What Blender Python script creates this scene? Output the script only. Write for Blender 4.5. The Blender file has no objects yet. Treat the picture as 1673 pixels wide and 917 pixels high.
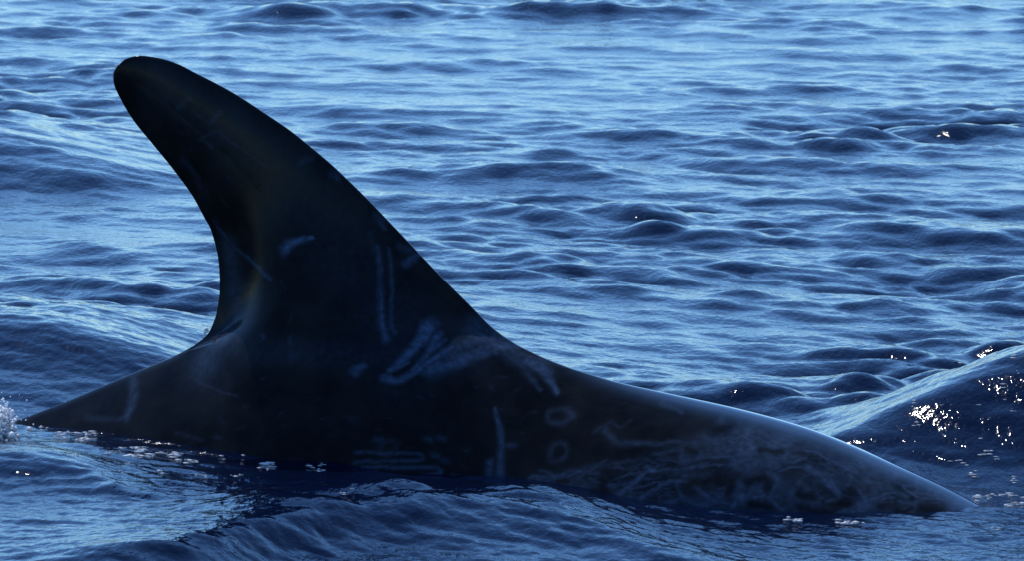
import bpy, math
import numpy as np
from mathutils import Vector, Matrix

R = math.radians
scene = bpy.context.scene
C = scene.collection

# ------------------------------------------------------------------ camera
CAM = Vector((0.0, -13.0, 1.80))
FPX = 13007.0                      # focal length in photo pixels (1673 wide)
PITCH = math.atan2(1.80, 13.0) - math.atan((760 - 458.5) / FPX)
cam_data = bpy.data.cameras.new('camera')
cam_data.sensor_width = 36.0
cam_data.lens = 36.0 * FPX / 1673.0
cam_data.clip_start = 0.1
cam_data.clip_end = 20000.0
cam_data.dof.use_dof = True
cam_data.dof.focus_distance = 13.1
cam_data.dof.aperture_fstop = 45.0
cam = bpy.data.objects.new('camera', cam_data)
cam.location = CAM
cam.rotation_euler = (math.pi / 2 - PITCH, 0, 0)
C.objects.link(cam)
scene.camera = cam

# ------------------------------------------------------------------ light
SUN_EL, SUN_AZ = R(53), R(-26)     # behind the dolphin, to the left
world = bpy.data.worlds.new('World')
scene.world = world
world.use_nodes = True
nt = world.node_tree
nt.nodes.clear()
sky = nt.nodes.new('ShaderNodeTexSky')
sky.sky_type = 'NISHITA'
sky.sun_disc = False
sky.sun_elevation = SUN_EL
sky.sun_rotation = SUN_AZ
sky.altitude = 0
sky.air_density = 1.0
sky.dust_density = 0.0
sky.ozone_density = 3.0
tint = nt.nodes.new('ShaderNodeMixRGB')
tint.blend_type = 'MULTIPLY'
tint.inputs[0].default_value = 1.0
tint.inputs[2].default_value = (0.61, 0.90, 1.22, 1)
bg = nt.nodes.new('ShaderNodeBackground')
bg.inputs[1].default_value = 0.15
out = nt.nodes.new('ShaderNodeOutputWorld')
nt.links.new(sky.outputs[0], tint.inputs[1])
nt.links.new(tint.outputs[0], bg.inputs[0])
nt.links.new(bg.outputs[0], out.inputs[0])

sd = bpy.data.lights.new('sun', 'SUN')
sd.energy = 3.0
sd.angle = R(0.53)
sd.color = (1.0, 0.975, 0.94)
sun = bpy.data.objects.new('sun', sd)
to_sun = Vector((math.sin(SUN_AZ) * math.cos(SUN_EL), math.cos(SUN_AZ) * math.cos(SUN_EL), math.sin(SUN_EL)))
sun.rotation_euler = to_sun.to_track_quat('Z', 'Y').to_euler()
sun.location = to_sun * 50
C.objects.link(sun)

scene.view_settings.view_transform = 'Standard'
scene.view_settings.look = 'None'
scene.view_settings.exposure = 0.05
scene.view_settings.gamma = 1.0

# ------------------------------------------------------------------ helpers
def tag(o, label=None, cat=None, kind=None, group=None):
    if label: o['label'] = label
    if cat: o['category'] = cat
    if kind: o['kind'] = kind
    if group: o['group'] = group
    return o

def quad_mesh(name, co, faces, smooth=True):
    """fast mesh from arrays: co (n,3), faces (m,3|4)"""
    me = bpy.data.meshes.new(name)
    n, (m, k) = len(co), faces.shape
    me.vertices.add(n)
    me.vertices.foreach_set('co', np.ascontiguousarray(co, dtype=np.float32).ravel())
    me.loops.add(m * k)
    me.loops.foreach_set('vertex_index', np.ascontiguousarray(faces, dtype=np.int32).ravel())
    me.polygons.add(m)
    me.polygons.foreach_set('loop_start', np.arange(0, m * k, k, dtype=np.int32))
    me.update(calc_edges=True)
    me.polygons.foreach_set('use_smooth', np.full(m, smooth))
    me.update()
    return me

def ss(a, b, x):
    t = np.clip((x - a) / (b - a), 0, 1)
    return t * t * (3 - 2 * t)

def spline(pts, n, close_ends=True):
    """Catmull-Rom through pts, resampled to n points at even arc length"""
    p = np.array(pts, float)
    q = np.vstack([2 * p[0] - p[1], p, 2 * p[-1] - p[-2]])
    res = []
    for i in range(1, len(q) - 2):
        t = np.linspace(0, 1, 40, endpoint=False)[:, None]
        a, b, c, d = q[i - 1], q[i], q[i + 1], q[i + 2]
        res.append(0.5 * (2 * b + (c - a) * t + (2 * a - 5 * b + 4 * c - d) * t ** 2 + (3 * b - a - 3 * c + d) * t ** 3))
    res = np.vstack(res + [p[-1:]])
    s = np.r_[0, np.cumsum(np.hypot(*np.diff(res, axis=0).T))]
    if np.isscalar(n):
        u = np.linspace(0, 1, n)
    else:
        u = np.asarray(n)
    return np.c_[np.interp(u * s[-1], s, res[:, 0]), np.interp(u * s[-1], s, res[:, 1])]

def noise2(x, y, scale, seed, octaves=1):
    """smooth value noise"""
    rng = np.random.default_rng(seed)
    tot = np.zeros_like(x); amp = 1.0; norm = 0
    for o in range(octaves):
        g = rng.random((64, 64))
        fx, fy = x / scale * 2 ** o, y / scale * 2 ** o
        ix, iy = np.floor(fx).astype(int), np.floor(fy).astype(int)
        tx, ty = fx - ix, fy - iy
        tx, ty = tx * tx * (3 - 2 * tx), ty * ty * (3 - 2 * ty)
        a, b = g[ix % 64, iy % 64], g[(ix + 1) % 64, iy % 64]
        c, d = g[ix % 64, (iy + 1) % 64], g[(ix + 1) % 64, (iy + 1) % 64]
        tot += amp * ((a * (1 - tx) + b * tx) * (1 - ty) + (c * (1 - tx) + d * tx) * ty)
        norm += amp; amp *= 0.5
    return tot / norm

# ------------------------------------------------------------------ the dolphin's lie in the water
YAW = R(-15)                        # head end nearer to the viewer
DIRX = np.array([math.cos(YAW), math.sin(YAW)])
TILT = math.atan2(1.80, 13.0)

def plane_m(px, py):
    """metres along / above the dolphin's own long vertical plane (through the origin) for a photo measurement"""
    px = np.asarray(px, float); py = np.asarray(py, float)
    cx = (px - 836.5) / FPX; cy = (458.5 - py) / FPX
    dx = cx; dy = math.cos(PITCH) + cy * math.sin(PITCH); dz = -math.sin(PITCH) + cy * math.cos(PITCH)
    nx, ny = -DIRX[1], DIRX[0]
    t = -(CAM.x * nx + CAM.y * ny) / (dx * nx + dy * ny)
    X, Y, Z = CAM.x + t * dx, CAM.y + t * dy, CAM.z + t * dz
    return X * DIRX[0] + Y * DIRX[1], Z

def water_m(px, py, z=0.0):
    """where a photo measurement meets the mean water level"""
    cx = (px - 836.5) / FPX; cy = (458.5 - py) / FPX
    dy = math.cos(PITCH) + cy * math.sin(PITCH); dz = -math.sin(PITCH) + cy * math.cos(PITCH)
    t = (z - CAM.z) / dz
    return cx * t, CAM.y + dy * t

# ------------------------------------------------------------------ sea
def make_sea():
    rng = np.random.default_rng(11)
    LX, LY, NX, NY = 6.4, 20.48, 2048, 4096
    kx = 2 * np.pi * np.fft.fftfreq(NX, LX / NX)[None, :]
    ky = 2 * np.pi * np.fft.fftfreq(NY, LY / NY)[:, None]
    k = np.hypot(kx, ky); k[0, 0] = 1
    def field(lo, hi, p, th0, iso, slope, seed, chop, pw=1):
        r = np.random.default_rng(seed)
        c = (kx * math.cos(th0) + ky * math.sin(th0)) / k
        spread = iso + (1 - iso) * c ** (2 * pw)
        P = k ** (-p) * spread * np.exp(-(2 * np.pi / hi / k) ** 4) * np.exp(-(k * lo / 2 / np.pi) ** 4)
        spec = np.sqrt(P) * (r.standard_normal((NY, NX)) + 1j * r.standard_normal((NY, NX)))
        spec[0, 0] = 0
        sl = np.sqrt((np.abs(spec) ** 2 * k ** 2).sum()) / math.sqrt(2)
        spec *= slope / sl
        z = np.fft.fft2(spec).real.astype(np.float32)
        dx = np.fft.fft2(spec * 1j * kx / k).real.astype(np.float32) * chop
        dy = np.fft.fft2(spec * 1j * ky / k).real.astype(np.float32) * chop
        return dx, dy, z
    big = field(0.06, 0.85, 3.45, R(68), 0.16, 0.150, 3, 1.15, 2)
    # calm lanes between steeper wavelets, and crests that stand up sharper than the hollows
    bx, by, bz = big
    gy_, gx_ = np.meshgrid(np.arange(NY) * (LY / NY), np.arange(NX) * (LX / NX), indexing='ij')
    def per_noise(scale, seed):
        r = np.random.default_rng(seed)
        sp = (r.standard_normal((NY, NX)) + 1j * r.standard_normal((NY, NX))) * np.exp(-((kx * scale) ** 2 + (ky * scale * 1.3) ** 2) / 8)
        f = np.fft.fft2(sp).real
        return (f / f.std()).astype(np.float32)
    lively = 0.52 + 0.66 * np.exp(0.75 * per_noise(0.55, 31)) / 1.32
    zs = bz / bz.std()
    crest = np.clip(zs - 0.35, 0, 4)
    bz = bz.std() * (0.62 * zs + 0.27 * crest ** 1.6)
    big = (bx * lively * 0.85, by * lively * 0.85, bz * lively * 0.92)
    del gy_, gx_, zs, crest
    rip = field(0.022, 0.10, 4.0, R(66), 0.10, 0.085, 5, 0.8, 3)

    # grid: rows even on the view's own angle near by, stretched out to the horizon beyond
    d_front = np.linspace(0.6, 10.6, 60, endpoint=False)
    d_mid = 1 / np.linspace(1 / 10.6, 1 / 25.0, 900)
    d_far = 25.0 * np.geomspace(1.0, 400.0, 140)[1:]
    D = np.r_[-np.geomspace(200, 0.8, 24), d_front, d_mid, d_far]
    c_in = np.linspace(-1, 1, 700)
    g = 1 + np.r_[np.linspace(0, 1.6, 84)[1:], 1.6 + np.geomspace(0.03, 600, 36)]
    cc = np.r_[-g[::-1], c_in, g]
    hw = 0.0643 * 1.12 * np.clip(np.abs(D), 8.0, None)
    X = cc[None, :] * hw[:, None]
    Y = np.repeat((D + CAM.y)[:, None], len(cc), 1)
    sx = np.gradient(X, axis=1); sy = np.abs(np.gradient(Y, axis=0))

    def samp(f):
        fx = (X / LX * NX) % NX; fy = (Y / LY * NY) % NY
        ix = fx.astype(int); iy = fy.astype(int); tx = fx - ix; ty = fy - iy
        ix %= NX; iy %= NY; i2 = (ix + 1) % NX; j2 = (iy + 1) % NY
        return ((f[iy, ix] * (1 - tx) + f[iy, i2] * tx) * (1 - ty) + (f[j2, ix] * (1 - tx) + f[j2, i2] * tx) * ty)

    fb = 1 - ss(0.06, 0.25, np.maximum(sx, sy))
    fr = 1 - ss(0.012, 0.03, np.maximum(sx, sy * 0.8))
    # calm lanes and ruffled patches
    ruff = 0.25 + 1.1 * ss(0.40, 0.68, noise2(X + 40, Y * 0.6 + 40, 1.1, 21, 2))
    near = 1 - ss(14.0, 18.0, Y - CAM.y)
    ruff = ruff * (0.42 + 0.58 * near)
    ruff = np.maximum(ruff, 1.35 * (1 - ss(-0.40, -0.10, Y)))
    # the hull of the dolphin flattens the chop close round it
    u = X * DIRX[0] + Y * DIRX[1]; v = -X * DIRX[1] + Y * DIRX[0]
    calm = 1 - 0.75 * np.exp(-(v / 0.36) ** 2) * np.exp(-((u + 0.1) / 0.85) ** 4)
    front = 1 - 0.55 * (1 - ss(-0.36, -0.06, Y))
    calm = calm * front * (1 - 0.85 * np.exp(-((X + 0.85) / 0.4) ** 2 - ((Y - 0.8) / 0.45) ** 2))
    ruff = ruff * (1 + 2.0 * np.exp(-((X - 1.0) / 0.45) ** 2 - ((Y - 0.2) / 0.35) ** 2))
    dx = samp(big[0]) * fb * calm + samp(rip[0]) * fr * ruff
    dy = samp(big[1]) * fb * calm + samp(rip[1]) * fr * ruff
    z = samp(big[2]) * fb * calm + samp(rip[2]) * fr * ruff

    loc = np.exp(-(Y / 3.2) ** 2) * np.exp(-(X / 5) ** 4)
    z += -0.045 * np.sin(2 * np.pi * X / 3.6) * loc                     # long swell: high at the tail, low at the head

    def ridge(pts, h, wf, wb, x0=None, taper=0.35):
        """a wave crest along pts [(x, y)], height h, front width wf (towards viewer), back width wb"""
        p = spline(pts, 60)
        yc = np.interp(X, p[:, 0], p[:, 1])
        L, Rr = p[0, 0] if x0 is None else x0, p[-1, 0]
        e = ss(L - taper, L + taper, X) * (1 - ss(Rr - taper, Rr + taper, X))
        hh = h * e
        d = Y - yc
        wf = wf * (0.40 + 0.60 * e)
        return hh * np.where(d < 0, np.exp(-(d / wf) ** 2), np.exp(-(d / wb) ** 2))
    W = lambda *a: [water_m(px, py, z0) for px, py, z0 in a]
    # steep wave thrown up ahead of the head (right)
    z += ridge([(0.30, 0.16), (0.45, 0.24), (0.65, 0.36), (0.85, 0.46), (1.1, 0.52), (1.8, 0.52)], 0.205, 0.31, 0.5, x0=0.68, taper=0.36)
    # dark wave behind the tail (left)
    z += ridge([(-1.7, 1.0), (-1.0, 0.98), (-0.8, 0.93), (-0.60, 0.80)], 0.088, 0.26, 0.75, taper=0.26)
    # further back, left
    z += ridge([(-2.2, 5.0), (-1.3, 4.9), (-0.9, 4.6)], 0.09, 0.45, 0.9, taper=0.35)
    # rounded swell in front of the flank, its near face turned to the viewer
    z += ridge(W((150, 935, .03), (330, 888, .05), (480, 846, .055), (620, 822, .055), (800, 816, .055), (950, 838, .04), (1080, 872, .03)), 0.047, 0.15, 0.45, taper=0.22)
    # small trough at the bottom left
    z += ridge(W((-120, 782, .03), (0, 784, .03), (110, 792, .03), (190, 812, .03)), 0.028, 0.13, 0.28, taper=0.14)
    co = np.stack([X + dx, Y + dy, z], -1).reshape(-1, 3)
    nr, nc = X.shape
    idx = np.arange(nr * nc, dtype=np.int32).reshape(nr, nc)
    faces = np.stack([idx[:-1, :-1], idx[:-1, 1:], idx[1:, 1:], idx[1:, :-1]], -1).reshape(-1, 4)
    me = quad_mesh('sea', co, faces)
    o = bpy.data.objects.new('sea', me)
    C.objects.link(o)
    tag(o, kind='structure')
    m = bpy.data.materials.new('sea_water')
    m.use_nodes = True
    t = m.node_tree; b = t.nodes['Principled BSDF']
    b.inputs['Base Color'].default_value = (0.0010, 0.004, 0.020, 1)
    b.inputs['Roughness'].default_value = 0.07
    b.inputs['IOR'].default_value = 1.27
    geo = t.nodes.new('ShaderNodeNewGeometry')
    mp = t.nodes.new('ShaderNodeMapping'); mp.inputs['Scale'].default_value = (1.0, 0.55, 1.0)
    n1 = t.nodes.new('ShaderNodeTexNoise'); n1.inputs['Scale'].default_value = 85; n1.inputs['Detail'].default_value = 3.0
    bp = t.nodes.new('ShaderNodeBump'); bp.inputs['Strength'].default_value = 0.5; bp.inputs['Distance'].default_value = 0.004
    t.links.new(geo.outputs['Position'], mp.inputs['Vector'])
    t.links.new(mp.outputs[0], n1.inputs['Vector'])
    t.links.new(n1.outputs['Fac'], bp.inputs['Height'])
    t.links.new(bp.outputs[0], b.inputs['Normal'])
    me.materials.append(m)
    return o, (X + dx, Y + dy, z)

sea, SEA = make_sea()

# ------------------------------------------------------------------ dolphin
def make_dolphin():
    # outline of the back in photo measurements, tail to head
    back_l = [(-1100, 905), (-800, 850), (-500, 800), (-250, 752), (-80, 716), (14, 692), (68, 673), (114, 655), (163, 634), (229, 606), (278, 586)]
    te = [(278, 586), (300, 575), (322, 562), (339, 547), (349, 527), (354.5, 508), (359, 470), (356, 420), (345, 377), (334, 356), (313.5, 318.5), (281, 274), (248, 233.5), (215.4, 192.5), (189, 145), (185, 120), (189, 112.5)]
    le = [(934, 603.5), (900, 590.5), (876, 580), (840, 561.5), (804, 536), (768, 499.5), (717.6, 449), (660, 387.6), (632.7, 359), (608, 333), (575.4, 300.5), (542.7, 269.5), (510, 241.6), (477, 215), (444.5, 192.5), (379, 150), (313.6, 115.6), (290.7, 104), (264.5, 95.3), (232, 90.4), (214, 92.5), (203, 97), (197.4, 102.5), (194, 109)]
    back_r = [(934, 603.5), (1008, 625.5), (1082, 642.5), (1201, 669), (1306.6, 698), (1384.5, 727.4), (1462, 762), (1540, 797), (1600, 828), (1720, 892), (1850, 978), (1960, 1080), (2010, 1180)]
    M = lambda pts: np.stack(plane_m(*np.array(pts, float).T), -1)
    back_l, te, le, back_r = M(back_l), M(te), M(le), M(back_r)
    nu, nv = 231, 210
    u = 0.5 - 0.5 * np.cos(np.linspace(0, np.pi, nu))            # 0 trailing edge .. 1 leading edge
    v = np.linspace(0, 1, nv) ** 1.12
    v = np.where(v > 0.9, 0.9 + 0.1 * np.sin((v - 0.9) / 0.1 * np.pi / 2), v)
    TE, LE = spline(te, v), spline(le, v)
    tip_c = 0.5 * (TE[-1] + LE[-1])
    # fin block (v rows, u columns)
    FX = TE[:, None, 0] * (1 - u) + LE[:, None, 0] * u
    FZ = TE[:, None, 1] * (1 - u) + LE[:, None, 1] * u
    # the root line arches over so that the back runs on smoothly under the fin
    tl, tr = (back_l[-1] - back_l[-2]), (back_r[1] - back_r[0])
    sl, sr = tl[1] / tl[0], tr[1] / tr[0]
    xa, za, xb, zb = *TE[0], *LE[0]
    tt = (FX[0] - xa) / (xb - xa); Lx = xb - xa
    arch = (2 * tt ** 3 - 3 * tt ** 2 + 1) * za + (tt ** 3 - 2 * tt ** 2 + tt) * Lx * sl + (-2 * tt ** 3 + 3 * tt ** 2) * zb + (tt ** 3 - tt ** 2) * Lx * sr
    FZ += (arch - FZ[0])[None, :] * ((1 - v) ** 3)[:, None]
    root_x, root_z = FX[0], FZ[0]
    # body columns
    nl, nr = 230, 330
    wl = np.linspace(0, 1, nl) ** 0.8
    BL, BR = spline(back_l, wl), spline(back_r, np.linspace(0, 1, nr) ** 1.0)
    colx = np.r_[BL[:-1, 0], root_x, BR[1:, 0]]
    colz = np.r_[BL[:-1, 1], root_z, BR[1:, 1]]
    colu = np.r_[np.zeros(nl - 1), u, np.ones(nr - 1)]
    x0, x1 = colx[0], colx[-1]
    # depth of the body under the back, half width
    s = (colx - x0) / (x1 - x0)
    H = 0.74 * np.interp(s, [0, .12, .3, .5, .68, .82, .93, .98, 1], [0.16, .30, .62, .93, 1.0, .93, .72, .5, .30])
    Wd = 0.30 * np.interp(s, [0, .12, .3, .5, .68, .82, .93, .98, 1], [0.06, .13, .36, .86, 1.0, .94, .72, .48, .25])
    ker = np.hanning(61); ker /= ker.sum()
    sm = lambda a: np.convolve(np.r_[np.full(30, a[0]), a, np.full(30, a[-1])], ker, 'valid')
    H, Wd = sm(H), sm(Wd)
    nd = 190
    q = np.linspace(0, 1, nd)
    fr = np.where(q < 0.9, 0.55 * (q / 0.9) ** 1.8, 0)            # dense near the back
    t2 = np.clip((q - 0.9) / 0.1, 0, 1)
    fr = np.where(q >= 0.9, 1 - 0.45 * (1 - t2) ** 2, fr)
    D = fr[:, None] * H[None, :]
    BXg = np.repeat(colx[None, :], nd, 0)
    BZg = colz[None, :] - D
    bump = ss(0, 0.3, colu) * ss(0, 0.16, 1 - colu)
    KK = 0.085 * bump
    K = np.maximum(KK, 1e-6)
    def soft(d, k):
        a = np.clip(d / k, -60, 60)
        return np.where(a > 30, d, k * np.log1p(np.exp(a)))
    foil = lambda uu: np.sqrt(np.clip(1 - uu, 0, 1)) * np.clip(uu, 0, 1) ** 0.8 / 0.54
    T0 = 0.036
    prof = lambda d: 4 * d * np.clip(H - d, 0, None) / H ** 2 * Wd ** 2
    base_f = (T0 * foil(colu)) ** 2
    dd = soft(D, K[None, :]) - 0.0
    PB = 1.7 - 0.40 * ss(0.63, 0.77, s)
    rr = 0.003 + 0.045 * ss(0.63, 0.77, s)
    tq = np.clip(dd / H, 0, 1)
    phi_b = Wd ** 2 * (4 * tq * np.clip(1 - D / H, 0, None)) ** PB + 2 * rr * dd * np.exp(-(D / 0.1) ** 2) + base_f * np.exp(-(D / 0.10) ** 2)
    # keep the belly closed
    YB = np.sqrt(np.clip(phi_b, 0, None))
    YB[-1] = 0; YB[0, :nl] = 0; YB[0, nl - 2 + nu:] = 0
    # fin block thickness
    ci = slice(nl - 1, nl - 1 + nu)
    Dn = FZ - root_z[None, :]                                     # height above the root line (column-wise)
    hv = np.hypot(FX - root_x, FZ - root_z)
    Tv = T0 * (1 - 0.62 * v) * np.sqrt(np.clip(1 - v ** 10, 0, 1))
    phi_f = (Tv[:, None] * foil(u)[None, :]) ** 2
    tail = soft(-hv, K[ci][None, :])
    phi_f += Wd[ci] ** 2 * (4 * tail / H[ci]) ** PB[ci] + 2 * rr[ci] * tail
    YF = np.sqrt(np.clip(phi_f, 0, None))
    YF[:, 0] = 0; YF[:, -1] = 0; YF[-1] = 0
    # ease the fin into the back: blur the half width over the side view, ever wider away from the outline
    gx = np.concatenate([BXg.ravel(), FX[1:].ravel()]); gz = np.concatenate([BZg.ravel(), FZ[1:].ravel()])
    gy = np.concatenate([YB.ravel(), YF[1:].ravel()])
    def qarea(x, z):
        a = np.zeros_like(x)
        c = 0.25 * np.abs((x[1:, 1:] - x[:-1, :-1]) * (z[1:, :-1] - z[:-1, 1:]) - (x[1:, :-1] - x[:-1, 1:]) * (z[1:, 1:] - z[:-1, :-1])) * 0.5
        a[1:, 1:] += c; a[:-1, :-1] += c; a[1:, :-1] += c; a[:-1, 1:] += c
        return a
    ar = np.concatenate([qarea(BXg, BZg).ravel(), qarea(FX, FZ)[1:].ravel()]) + 1e-12
    hpx = 0.004
    ox, oz = gx.min() - 0.3, gz.min() - 0.3
    nx_, nz_ = int((gx.max() + 0.3 - ox) / hpx) + 2, int((gz.max() + 0.3 - oz) / hpx) + 2
    fx, fz = (gx - ox) / hpx, (gz - oz) / hpx
    ix, iz = fx.astype(int), fz.astype(int); tx, tz = fx - ix, fz - iz
    corners = [(0, 0, (1 - tx) * (1 - tz)), (1, 0, tx * (1 - tz)), (0, 1, (1 - tx) * tz), (1, 1, tx * tz)]
    def splat(val):
        g = np.zeros(nx_ * nz_)
        for a, b_, w_ in corners:
            g += np.bincount((ix + a) * nz_ + iz + b_, val * w_, nx_ * nz_)
        return np.fft.rfft2(g.reshape(nx_, nz_))
    A0, A1 = splat(ar), splat(ar * gy)
    wx, wz = np.fft.fftfreq(nx_, hpx)[:, None], np.fft.rfftfreq(nz_, hpx)[None, :]
    sil = np.vstack([np.c_[BXg[0, :nl], BZg[0, :nl]], np.c_[FX[1:, 0], FZ[1:, 0]], np.c_[FX[::-1, -1], FZ[::-1, -1]], np.c_[BXg[0, 1 - nr:], BZg[0, 1 - nr:]], np.c_[BXg[-1, ::-2], BZg[-1, ::-2]]])
    s32 = sil.astype(np.float32); n2 = (s32 ** 2).sum(1)
    def edge_dist(x, z):
        p = np.c_[x, z].astype(np.float32)
        k = np.argmin(n2[None, :] - 2 * (p @ s32.T), axis=1)
        best = np.full(len(x), 9.0)
        for o in (-1, 0):
            a0, a1 = sil[(k + o) % len(sil)], sil[(k + o + 1) % len(sil)]
            e = a1 - a0; w_ = np.c_[x, z] - a0
            t_ = np.clip((w_ * e).sum(1) / np.maximum((e * e).sum(1), 1e-14), 0, 1)
            best = np.minimum(best, np.hypot(*(w_ - t_[:, None] * e).T))
        return best
    dist = np.concatenate([edge_dist(a, b_) for a, b_ in zip(np.array_split(gx, 80), np.array_split(gz, 80))])
    sigs = [0.006, 0.011, 0.02, 0.034, 0.05]
    want = np.clip((dist - 0.003) * 0.36, 0, 0.05)
    vals = [gy]
    for sg in sigs:
        G = np.exp(-2 * (np.pi * sg) ** 2 * (wx ** 2 + wz ** 2))
        b0, b1 = np.fft.irfft2(A0 * G, (nx_, nz_)), np.fft.irfft2(A1 * G, (nx_, nz_))
        r = b1 / np.maximum(b0, 1e-9)
        vals.append(sum(r[ix + a, iz + b_] * w_ for a, b_, w_ in corners))
    lev = np.interp(want, [0] + sigs, np.arange(len(sigs) + 1))
    l0 = np.minimum(lev.astype(int), len(sigs) - 1); lt = lev - l0
    V = np.stack(vals)
    ar_i = np.arange(len(gy))
    gy = V[l0, ar_i] * (1 - lt) + V[l0 + 1, ar_i] * lt
    nbody = BXg.size
    # never fuller near the outline than a rounded edge would be
    Rc = 0.020 + 0.40 * ss(0.655, 0.78, s)
    Rv = np.concatenate([np.repeat(Rc[None, :], nd, 0).ravel(), np.repeat(Rc[None, ci], nv - 1, 0).ravel()])
    pc_ = 2 * Rv * dist + (1.6 * dist) ** 2
    gy = (np.maximum(gy, 1e-9) ** -4 + np.maximum(pc_, 1e-14) ** -2.0) ** -0.25
    zero_b, zero_f = YB <= 1e-9, YF <= 1e-9
    zero_b[0, ci] = False
    YB = gy[:nbody].reshape(BXg.shape); YF[1:] = gy[nbody:].reshape(FX[1:].shape)
    YB[zero_b] = 0; YF[zero_f] = 0
    YB[0, nl - 1] = 0; YB[0, nl - 2 + nu] = 0
    # assemble a half (near side y<0), share silhouette vertices with the far half
    nb = nd * len(colx)
    bi = np.arange(nb).reshape(nd, len(colx))
    fi = np.empty((nv, nu), int)
    fi[0] = bi[0, ci]
    fi[1:] = nb + np.arange((nv - 1) * nu).reshape(nv - 1, nu)
    P = np.vstack([np.stack([BXg, YB, BZg], -1).reshape(-1, 3), np.stack([FX[1:], YF[1:], FZ[1:]], -1).reshape(-1, 3)])
    grid = lambda g: np.stack([g[:-1, :-1], g[:-1, 1:], g[1:, 1:], g[1:, :-1]], -1).reshape(-1, 4)
    Fb, Ff = grid(bi), grid(fi)[:, ::-1]
    F = np.vstack([Fb, Ff])
    n = len(P)
    edge = P[:, 1] < 1e-7
    near, far = P.copy(), P.copy()
    near[:, 1] *= -1
    near[edge, 1] = 0
    mp = np.arange(n); mp[~edge] = n + np.arange((~edge).sum())
    co = np.vstack([near, far[~edge]])
    faces = np.vstack([F[:, ::-1], mp[F]])
    co_pl = co.copy()
    # end caps
    me = quad_mesh('dolphin', co, faces)
    import bmesh
    bm = bmesh.new(); bm.from_mesh(me)
    bmesh.ops.remove_doubles(bm, verts=bm.verts, dist=1e-6)
    bmesh.ops.dissolve_degenerate(bm, edges=bm.edges, dist=1e-7)
    be = [e for e in bm.edges if e.is_boundary]
    if be: bmesh.ops.holes_fill(bm, edges=be)
    bmesh.ops.recalc_face_normals(bm, faces=bm.faces)
    for f in bm.faces: f.smooth = True
    bm.to_mesh(me); bm.free()
    o = bpy.data.objects.new('dolphin', me)
    C.objects.link(o)
    o.rotation_euler = (0, 0, YAW)
    tag(o, 'dark scarred dolphin with tall back-swept dorsal fin surfacing in blue water', 'dolphin')

    # scar values with the painted lit fin tone, drawn in the animal's own long plane (metres)
    nvv = len(me.vertices)
    pc = np.empty(nvv * 3, np.float32); me.vertices.foreach_get('co', pc); pc = pc.reshape(-1, 3)
    scar_lit_tone = skin_marks(pc)
    wet = ss(0.0, 0.30, pc[:, 0]) * (1 - ss(0.002, 0.020, np.interp(pc[:, 0], BR[:, 0], BR[:, 1]) - pc[:, 2]))      # film of water still running off the newly risen back
    aw = me.attributes.new('wet', 'FLOAT', 'POINT')
    aw.data.foreach_set('value', wet.astype(np.float32))
    at = me.attributes.new('scar_lit_tone', 'FLOAT', 'POINT')
    at.data.foreach_set('value', scar_lit_tone.astype(np.float32))

    m = bpy.data.materials.new('wet_skin')
    m.use_nodes = True
    t = m.node_tree; b = t.nodes['Principled BSDF']
    a = t.nodes.new('ShaderNodeAttribute'); a.attribute_name = 'scar_lit_tone'
    tc = t.nodes.new('ShaderNodeTexCoord')
    nz = t.nodes.new('ShaderNodeTexNoise'); nz.inputs['Scale'].default_value = 14; nz.inputs['Detail'].default_value = 8; nz.inputs['Roughness'].default_value = 0.62
    rp = t.nodes.new('ShaderNodeValToRGB')
    rp.color_ramp.elements[0].color = (0.0030, 0.0029, 0.0028, 1); rp.color_ramp.elements[0].position = 0.35
    rp.color_ramp.elements[1].color = (0.0125, 0.0127, 0.0132, 1); rp.color_ramp.elements[1].position = 0.7
    nf = t.nodes.new('ShaderNodeTexNoise'); nf.inputs['Scale'].default_value = 95; nf.inputs['Detail'].default_value = 5
    mlt = t.nodes.new('ShaderNodeMath'); mlt.operation = 'MULTIPLY_ADD'; mlt.inputs[1].default_value = 2.2; mlt.inputs[2].default_value = -0.15
    ml2 = t.nodes.new('ShaderNodeMath'); ml2.operation = 'MULTIPLY'; ml2.use_clamp = True
    mix = t.nodes.new('ShaderNodeMixRGB'); mix.inputs[2].default_value = (0.080, 0.130, 0.225, 1)  # skylight's blue put into the colour of the grey scars
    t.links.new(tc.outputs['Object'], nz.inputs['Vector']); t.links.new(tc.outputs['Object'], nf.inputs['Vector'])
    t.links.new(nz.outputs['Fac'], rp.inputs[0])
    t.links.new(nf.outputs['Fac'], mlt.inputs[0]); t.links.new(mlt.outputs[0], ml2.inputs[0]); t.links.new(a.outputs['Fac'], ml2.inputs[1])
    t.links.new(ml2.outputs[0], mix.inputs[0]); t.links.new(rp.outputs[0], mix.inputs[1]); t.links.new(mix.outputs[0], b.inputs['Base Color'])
    aw_ = t.nodes.new('ShaderNodeAttribute'); aw_.attribute_name = 'wet'
    t.links.new(aw_.outputs['Fac'], b.inputs['Coat Weight'])
    b.inputs['Coat Roughness'].default_value = 0.04
    b.inputs['Coat IOR'].default_value = 1.45
    b.inputs['Roughness'].default_value = 0.10
    b.inputs['IOR'].default_value = 1.18
    bp = t.nodes.new('ShaderNodeBump'); bp.inputs['Strength'].default_value = 0.07; bp.inputs['Distance'].default_value = 0.002
    t.links.new(nf.outputs['Fac'], bp.inputs['Height']); t.links.new(bp.outputs[0], b.inputs['Normal'])
    me.materials.append(m)
    return o

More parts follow.
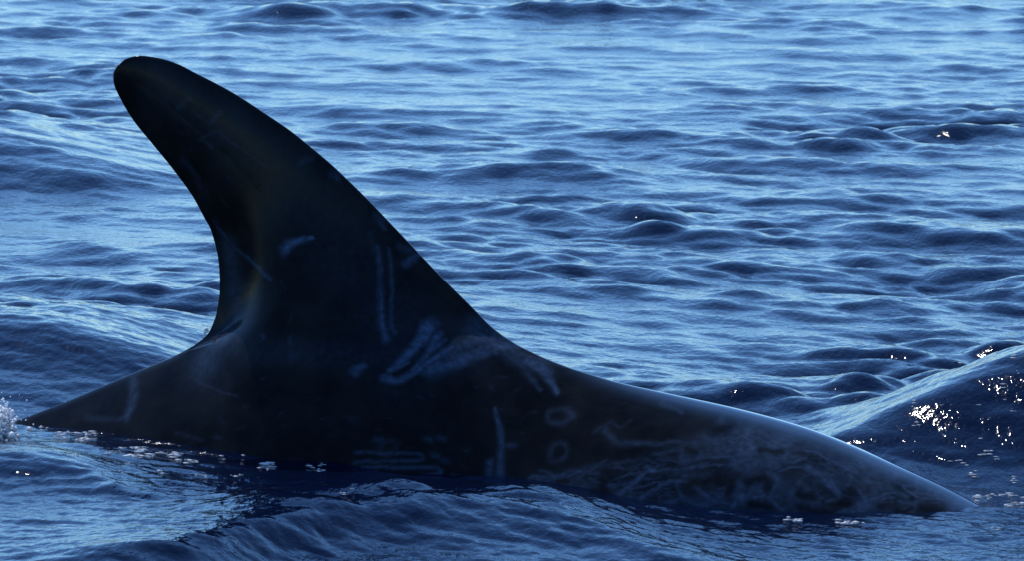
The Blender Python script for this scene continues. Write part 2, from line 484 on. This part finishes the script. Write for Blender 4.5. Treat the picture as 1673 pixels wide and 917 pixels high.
def skin_marks(pc):
    s = np.zeros(len(pc))
    near = pc[:, 1] <= 1e-6
    X, Z = pc[:, 0].astype(float), pc[:, 2].astype(float)
    # ragged, wavering edges
    X = X + .0075 * (noise2(X + 9, Z + 9, .022, 61, 3) - .5); Z = Z + .0075 * (noise2(X + 5, Z + 7, .022, 62, 3) - .5)
    def stroke(pts, w, a, w2=None, soft=1.0):
        """polyline mark; w in photo px (half width), strength a"""
        p = np.stack(plane_m(*np.array(pts, float).T), -1)
        if len(p) > 2: p = spline(p, 10 * len(p))
        w = w / 991.0; w2 = w if w2 is None else w2 / 991.0
        lo, hi = p.min(0) - 4 * max(w, w2), p.max(0) + 4 * max(w, w2)
        idx = np.where(near & (X > lo[0]) & (X < hi[0]) & (Z > lo[1]) & (Z < hi[1]))[0]
        if len(idx) == 0: return
        best = np.zeros(len(idx))
        for i in range(len(p) - 1):
            a0, d = p[i], p[i + 1] - p[i]
            t = np.clip(((X[idx] - a0[0]) * d[0] + (Z[idx] - a0[1]) * d[1]) / max(d @ d, 1e-12), 0, 1)
            r = np.hypot(X[idx] - a0[0] - t * d[0], Z[idx] - a0[1] - t * d[1])
            f = (i + t) / (len(p) - 1)
            ww = w + (w2 - w) * f
            best = np.maximum(best, np.exp(-(r / ww) ** 2 * soft))
        if a > 0: s[idx] = np.maximum(s[idx], a * best)
        else: s[idx] *= 1 + a * best
    rng = np.random.default_rng(5)
    # lit tone painted into leading edge band and fin root; pale patch at trailing foot
    stroke([(260, 130), (400, 225), (520, 340), (620, 470), (690, 560)], 46, .05, 70)
    stroke([(420, 560), (560, 562), (690, 570), (800, 575)], 22, .07, 26)
    stroke([(375, 400), (385, 480), (378, 540), (350, 586)], 13, .19, 26)
    stroke([(352, 360), (372, 400)], 5, .12)
    # tip: faint cross-hatched scratches
    stroke([(268, 150), (280, 158)], 7, .09)
    stroke([(296, 175), (304, 166), (312, 160)], 5, .17, 4)
    stroke([(318, 178), (346, 200)], 3, .13); stroke([(346, 200), (354, 192), (366, 180)], 4, .20, 3)
    stroke([(330, 226), (360, 212), (372, 222), (405, 246), (440, 270)], 3, .16, 2.5)
    stroke([(336, 224), (350, 238)], 4, .12)
    stroke([(300, 262), (318, 280), (330, 305)], 9, .09, 4)
    stroke([(492, 266), (516, 254)], 7, .15, 4); stroke([(548, 282), (556, 292)], 8, .20, 4)
    stroke([(470, 310), (520, 345)], 5, .05)
    # marks half way up
    stroke([(474, 404), (482, 396), (498, 390), (520, 385)], 8.5, .62, 3)
    stroke([(476, 400), (486, 394)], 6, .75)
    stroke([(355, 370), (390, 405), (452, 449)], 2.6, .20, 4.5); stroke([(400, 412), (454, 450)], 2.2, .34, 3.8)
    stroke([(668, 428), (684, 416)], 8, .34, 5)
    stroke([(620, 355), (632, 372)], 8, .20, 4); stroke([(655, 400), (672, 408)], 6, .16)
    # the two long rakes
    stroke([(622, 400), (630, 445), (640, 500), (658, 544)], 4.5, .26, 8)
    stroke([(634, 470), (644, 512), (657, 543)], 3.2, .42, 5)
    stroke([(641, 405), (650, 450), (656, 500), (669, 534)], 3, .24, 4.5)
    stroke([(612, 380), (622, 420)], 10, .08, 6)
    # scraped patch at the foot of the leading edge
    stroke([(714, 528), (704, 556), (682, 584)], 11, .50, 7); stroke([(716, 530), (712, 545)], 12, .55)
    stroke([(734, 540), (726, 568), (700, 600)], 6, .44, 4); stroke([(720, 576), (745, 548)], 4, .36)
    stroke([(666, 600), (690, 606), (712, 594), (740, 572), (760, 560)], 6, .48, 5)
    stroke([(674, 590), (700, 580)], 5, .45, 3); stroke([(735, 588), (770, 580), (812, 566), (850, 562)], 13, .40, 9)
    stroke([(750, 570), (790, 552), (830, 548)], 16, .30, 12); stroke([(770, 586), (800, 570), (840, 568)], 5, .26, 5)
    stroke([(780, 530), (820, 560), (860, 582)], 16, .22, 10)
    stroke([(868, 585), (895, 602), (925, 634)], 7, .42, 4); stroke([(885, 590), (905, 606)], 6, .3); stroke([(862, 590), (885, 615), (902, 630)], 5, .2, 3)
    stroke([(620, 590), (632, 582)], 8, .34, 5); stroke([(505, 540), (512, 575)], 6, .13, 8); stroke([(453, 538), (456, 542)], 3, .3)
    stroke([(330, 608), (380, 622), (430, 632)], 1.6, .13)
    # mark on the tail stock
    stroke([(224, 622), (236, 640), (234, 672)], 9, .26, 7); stroke([(160, 676), (210, 678), (236, 668)], 5, .12, 4)
    stroke([(330, 690), (380, 698)], 3, .08); stroke([(338, 714), (346, 716)], 6, .10)
    # dark shoulder: dots and the loops
    for x, y in [(672, 692), (748, 694), (770, 692), (765, 716), (782, 726), (862, 720), (876, 708), (800, 750), (806, 758)]:
        stroke([(x - 4, y), (x + 6, y + 2)], 4.5, .15)
    stroke([(640, 714), (720, 714), (748, 719), (730, 725), (640, 727)], 2.6, .24)
    stroke([(630, 736), (740, 735), (776, 738), (774, 745), (720, 750), (630, 744)], 2.8, .30)
    stroke([(560, 764), (640, 760), (700, 758), (770, 762)], 5, .22, 4); stroke([(690, 750), (702, 762)], 6, .26); stroke([(765, 752), (800, 770)], 3, .2)
    stroke([(600, 776), (720, 772), (860, 775), (960, 778)], 8, .22, 8)
    stroke([(842, 652), (852, 675), (860, 700), (866, 735), (872, 766)], 2.5, .34, 9); stroke([(850, 732), (856, 768)], 5, .30, 8)
    stroke([(846, 772), (880, 768)], 8, .3)
    # rings
    for cx, cy, rx, ry, a in [(938, 668, 17, 10, .13), (951, 721, 14, 13, .11), (690, 706, 12, 10, .09)]:
        th = np.linspace(0.3, 2 * np.pi + .1, 14)
        stroke([(cx + rx * math.cos(q), cy + ry * math.sin(q)) for q in th], 4.5, a, 3.5)
    stroke([(950, 660), (960, 668)], 5, .2)
    # pale, scribbled flank towards the head
    for pts, w, a in [
        ([(1002, 690), (1020, 680), (1040, 684), (1054, 676)], 5, .12), ([(1015, 690), (1030, 700), (1060, 708), (1150, 708), (1230, 710)], 7, .20),
        ([(900, 772), (940, 758), (985, 748), (1020, 750), (1012, 768)], 8, .28), ([(930, 778), (1000, 768), (1060, 776)], 8, .24), ([(1000, 742), (1080, 732), (1150, 730)], 6, .16),
        ([(1052, 790), (1075, 772), (1098, 750), (1106, 742)], 7, .48), ([(1098, 744), (1112, 748)], 8, .52), ([(1084, 796), (1110, 778), (1140, 764), (1170, 762)], 8, .42),
        ([(1110, 748), (1150, 745), (1190, 738)], 6, .30), ([(1156, 748), (1180, 742), (1240, 740), (1310, 742)], 2.2, .38), ([(1150, 735), (1220, 722), (1290, 724), (1330, 738)], 9, .26),
        ([(1120, 800), (1160, 790), (1190, 798), (1230, 806)], 8, .34), ([(1180, 770), (1210, 790), (1250, 800), (1300, 812)], 7, .40), ([(1150, 770), (1170, 800)], 7, .28),
        ([(1250, 786), (1275, 780), (1290, 786), (1270, 792)], 8, .46), ([(1290, 758), (1305, 764), (1300, 790), (1320, 808)], 9, .42), ([(1305, 735), (1320, 742), (1338, 738)], 5, .40),
        ([(1330, 782), (1345, 800), (1365, 818), (1385, 824)], 9, .52), ([(1345, 750), (1380, 775), (1400, 792), (1385, 800)], 9, .42), ([(1380, 770), (1400, 790), (1398, 800)], 7, .44),
        ([(1395, 826), (1420, 808), (1450, 800), (1475, 795)], 7, .46), ([(1420, 800), (1440, 806), (1480, 800)], 5, .32), ([(1430, 770), (1460, 785), (1500, 800)], 10, .30),
        ([(1330, 720), (1380, 740), (1440, 765)], 10, .20), ([(1240, 690), (1300, 715), (1360, 735)], 9, .22), ([(1210, 690), (1225, 705)], 6, .26),
        ([(1570, 818), (1590, 828), (1610, 834)], 12, .40), ([(1490, 805), (1520, 815), (1500, 828)], 6, .30), ([(1100, 722), (1180, 720), (1260, 726)], 5, .20),
        ([(1090, 655), (1110, 660), (1130, 668)], 5, .18), ([(1190, 680), (1212, 692)], 8, .25), ([(1040, 735), (1062, 745)], 4, .20), ([(1075, 742), (1090, 750)], 3, .25)]:
        stroke(pts, w * .75, a * .85, w * .4)
    # pale veil of old, healed scarring over the lower flank: swirling, with fine rake marks in it
    wxp, wyp = X * DIRX[0] - CAM.x, X * DIRX[1] - CAM.y
    dep = wyp * math.cos(PITCH) - (Z - CAM.z) * math.sin(PITCH)
    qx = 836.5 + FPX * wxp / dep
    qy = 458.5 - FPX * (wyp * math.sin(PITCH) + (Z - CAM.z) * math.cos(PITCH)) / dep
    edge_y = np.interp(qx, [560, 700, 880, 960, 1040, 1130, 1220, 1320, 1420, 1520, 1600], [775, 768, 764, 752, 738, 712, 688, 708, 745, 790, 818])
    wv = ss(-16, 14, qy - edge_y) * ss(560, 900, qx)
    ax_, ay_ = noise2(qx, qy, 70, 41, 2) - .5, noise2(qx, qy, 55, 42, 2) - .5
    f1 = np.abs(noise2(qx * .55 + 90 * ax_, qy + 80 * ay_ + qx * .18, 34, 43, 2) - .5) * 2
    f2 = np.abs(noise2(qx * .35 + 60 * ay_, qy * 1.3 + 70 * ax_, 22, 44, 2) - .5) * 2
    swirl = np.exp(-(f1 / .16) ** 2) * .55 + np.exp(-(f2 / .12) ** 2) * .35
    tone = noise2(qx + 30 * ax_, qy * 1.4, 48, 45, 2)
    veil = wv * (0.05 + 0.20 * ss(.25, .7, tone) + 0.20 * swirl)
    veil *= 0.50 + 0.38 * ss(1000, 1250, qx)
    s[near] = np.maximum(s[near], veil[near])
    for i in range(150):
        x = rng.uniform(930, 1560)
        y = rng.uniform(np.interp(x, [930, 1100, 1200, 1300, 1400, 1500, 1560], [752, 735, 705, 718, 748, 790, 812]), 838)
        L = rng.uniform(20, 95); an = rng.normal(-0.12, 0.4) if x < 1250 else rng.normal(0.2, 0.45)
        turn = rng.normal(0, 0.9)
        tq = np.linspace(-.5, .5, 7)
        xs = x + np.cumsum(np.cos(an + turn * tq)) * L / 7; ys = y + np.cumsum(np.sin(an + turn * tq)) * L / 7 * .8
        stroke(list(zip(xs - xs.mean() + x, ys - ys.mean() + y)), rng.uniform(1.0, 2.4), rng.uniform(.15, .36), 1.0)
    # dark unscarred blotches left between
    for pts, w in [([(1170, 764), (1195, 762)], 9), ([(1215, 762), (1232, 766), (1234, 780)], 11), ([(1258, 766), (1285, 764), (1296, 776)], 8), ([(1268, 800), (1300, 806)], 9),
                   ([(1340, 788), (1362, 792)], 10), ([(1346, 806), (1370, 816), (1395, 818)], 8), ([(1402, 802), (1418, 804)], 9), ([(1528, 822), (1552, 824)], 11),
                   ([(1265, 720), (1300, 727)], 5), ([(1030, 770), (1045, 785)], 12), ([(1150, 715), (1170, 725)], 4), ([(960, 760), (975, 762)], 4), ([(1192, 690), (1210, 690)], 9), ([(1490, 818), (1502, 824)], 6)]:
        stroke(pts, w, -.92, w * .8, 1.0)
    # faint scuffs anywhere on the dark hide
    for i in range(70):
        x = rng.uniform(380, 900); y = rng.uniform(600, 770); L = rng.uniform(3, 16); an = rng.normal(0, .5)
        stroke([(x, y), (x + L * math.cos(an), y + L * math.sin(an))], rng.uniform(1, 3), rng.uniform(.02, .09))
    for i in range(60):
        f = rng.uniform(.05, .95); x = 240 + f * 450 + rng.normal(0, 40); y = 150 + f * 420 + rng.normal(0, 30); L = rng.uniform(4, 26); an = rng.normal(.6, .6)
        stroke([(x, y), (x + L * math.cos(an), y + L * math.sin(an))], rng.uniform(1, 3), rng.uniform(.02, .08))
    return s

dolphin = make_dolphin()

# ------------------------------------------------------------------ foam, bead-made sun glints, splash, drops
SX, SY, SZ = (a.ravel() for a in SEA)
_d = (SY - CAM.y) * math.cos(PITCH) - (SZ - CAM.z) * math.sin(PITCH)
_ok = (_d > 8) & (_d < 30)
_i = np.where(_ok)[0]
_up = (SY[_i] - CAM.y) * math.sin(PITCH) + (SZ[_i] - CAM.z) * math.cos(PITCH)
_px, _py = 836.5 + FPX * SX[_i] / _d[_i], 458.5 - FPX * _up / _d[_i]
def on_sea(px, py):
    """the nearest point of the sea surface seen at a photo measurement"""
    r = (_px - px) ** 2 + (_py - py) ** 2
    c = np.where(r < max(9.0, r.min() * 1.5))[0]
    k = _i[c[np.argmin(_d[_i[c]])]]
    return np.array([SX[k], SY[k], SZ[k]])

def ico(sub):
    import bmesh
    bm = bmesh.new(); bmesh.ops.create_icosphere(bm, subdivisions=sub, radius=1.0)
    v = np.array([q.co[:] for q in bm.verts]); f = np.array([[w.index for w in q.verts] for q in bm.faces]); bm.free()
    return v, f
ICO1, ICO2 = ico(1), ico(2)

def blobs(name, items, mat, base=ICO1):
    """items: (centre xyz, radii xyz); one mesh of many small beads"""
    v, f = base
    co = np.concatenate([np.array(c) + v * np.array(r) for c, r in items])
    fa = np.concatenate([f + i * len(v) for i in range(len(items))])
    me = quad_mesh(name, co, fa); me.materials.append(mat)
    o = bpy.data.objects.new(name, me); C.objects.link(o)
    return o

def foam_mat(name, col, rough, trans=0.0):
    m = bpy.data.materials.new(name); m.use_nodes = True
    t = m.node_tree; b = t.nodes['Principled BSDF']
    nz = t.nodes.new('ShaderNodeTexNoise'); nz.inputs['Scale'].default_value = 220
    rp = t.nodes.new('ShaderNodeValToRGB')
    rp.color_ramp.elements[0].color = (*[c * .75 for c in col], 1); rp.color_ramp.elements[1].color = (*col, 1)
    g = t.nodes.new('ShaderNodeNewGeometry')
    t.links.new(g.outputs['Position'], nz.inputs['Vector']); t.links.new(nz.outputs['Fac'], rp.inputs[0]); t.links.new(rp.outputs[0], b.inputs['Base Color'])
    b.inputs['Roughness'].default_value = rough; b.inputs['IOR'].default_value = 1.33
    b.inputs['Transmission Weight'].default_value = trans
    b.inputs['Subsurface Weight'].default_value = 0.7 if trans == 0 else 0.0
    b.inputs['Subsurface Radius'].default_value = (1, 1, 1)
    b.inputs['Subsurface Scale'].default_value = 0.012
    return m
FOAM = foam_mat('foam', (0.86, 0.87, 0.88), 0.35)
SPRAY = foam_mat('spray', (0.90, 0.92, 0.93), 0.10, 0.35)

def make_foam_and_glints():
    r = np.random.default_rng(8)
    # splash off the tail, left
    it = []
    base = on_sea(-1, 716)
    for i in range(34):
        h = abs(r.normal(0, .018)); q = r.uniform(.004, .008) * (1.2 - h * 8)
        it.append((base + np.array([r.normal(-.003, .007), r.normal(0, .015), h - .006]), (q * r.uniform(.8, 1.3), q, q * r.uniform(.7, 1.2))))
    for i in range(1500):
        h = abs(r.normal(0, 1)) * 0.023
        x = r.normal(0.001, 0.010) * (1.25 - h * 6); y = r.normal(0, .025)
        q = r.uniform(.0012, .0038) * (1.3 - h * 6 if h < .1 else .6)
        it.append((base + np.array([x, y, h - 0.004]), (q * r.uniform(.8, 1.5), q, q * r.uniform(.8, 1.4))))
    for i in range(140):
        p = base + np.array([r.normal(-.01, .03), r.normal(0, .04), abs(r.normal(.02, .03))])
        q = r.uniform(.0006, .0016); it.append((p, (q, q, q)))
    tag(blobs('splash', it, FOAM, ICO1), 'small white splash standing up where the tail meets the water', 'splash', 'stuff')
    # white beads standing in for sun glints along the waterline below tail and fin
    it = []
    for px, py, w, n in [(58, 684, 9, 7), (66, 697, 12, 6), (110, 706, 26, 12), (150, 708, 14, 16), (140, 716, 22, 16), (98, 712, 20, 8), (205, 730, 18, 10), (232, 732, 14, 14), (186, 738, 24, 10),
                         (230, 744, 26, 14), (262, 740, 18, 6), (290, 741, 20, 9), (310, 752, 26, 10), (122, 741, 18, 5), (437, 755, 18, 12), (430, 762, 26, 5), (523, 757, 14, 5), (505, 758, 8, 3),
                         (520, 766, 12, 4), (330, 776, 22, 6), (388, 775, 16, 6), (265, 770, 12, 3), (360, 746, 8, 2), (208, 756, 10, 2), (395, 741, 14, 2), (205, 770, 14, 2), (560, 806, 14, 3), (575, 800, 12, 2)]:
        for k in range(n):
            p = on_sea(px + r.normal(0, w * .38), py + r.normal(0, 1.6))
            q = r.uniform(.0008, .0024) * (1.4 if n > 8 else 1.0)
            it.append((p, (q * r.uniform(1.2, 4.0), q * 1.6, q * r.uniform(.3, .6))))
    tag(blobs('glint_flecks', it, FOAM, ICO1), 'broken line of white flecks standing in for sun glints along the waterline under the tail and fin', 'foam', 'stuff')
    # froth by the head; white beads standing in for sun sparkle on the right-hand wave
    it = []
    for px, py, w, n in [(1590, 777, 8, 26), (1612, 743, 10, 9), (1300, 848, 22, 12), (1388, 853, 34, 18), (1625, 862, 12, 4), (1560, 754, 12, 3), (1575, 757, 14, 3), (1655, 783, 12, 5), (1630, 752, 10, 3),
                         (1494, 660, 8, 4), (1540, 660, 5, 2), (1600, 661, 8, 3), (1640, 632, 8, 3), (1560, 594, 8, 3), (1660, 582, 10, 5), (1640, 652, 7, 2), (1498, 691, 10, 3), (1665, 609, 8, 3), (1603, 716, 7, 2),
                         (1640, 808, 40, 16), (1600, 812, 30, 10), (1660, 822, 30, 12), (1585, 820, 20, 6), (1655, 670, 10, 3)]:
        for k in range(n):
            p = on_sea(px + r.normal(0, w * .36), py + r.normal(0, 1.8))
            q = r.uniform(.0008, .0024) * (1.4 if n > 8 else 1.0)
            it.append((p, (q * r.uniform(1.2, 4.0), q * 1.6, q * r.uniform(.3, .6))))
    tag(blobs('foam_glint_beads', it, FOAM, ICO1), 'scattered foam by the head end and white beads standing in for sun glints on the dark wave', 'foam', 'stuff')

def drop(px, py, rad, label, seed):
    a, zz = plane_m(px, py)
    r = np.random.default_rng(seed)
    c = np.array([a * DIRX[0], a * DIRX[1], float(zz)])
    it = [(c, (rad, rad * .9, rad * 1.1))]
    for k in range(4):
        q = rad * r.uniform(.25, .5)
        it.append((c + np.array([r.normal(0, rad * .9), r.normal(0, rad * .4), -abs(r.normal(rad, rad))]), (q, q, q * 1.3)))
    tag(blobs('water_drop', it, SPRAY, ICO2), label, 'water drop')
make_foam_and_glints()
drop(190.5, 108, .0036, 'bright water drop clinging in the notch at the tip of the fin', 1)
drop(337, 541, .0044, 'bright water drop at the foot of the trailing edge of the fin', 2)
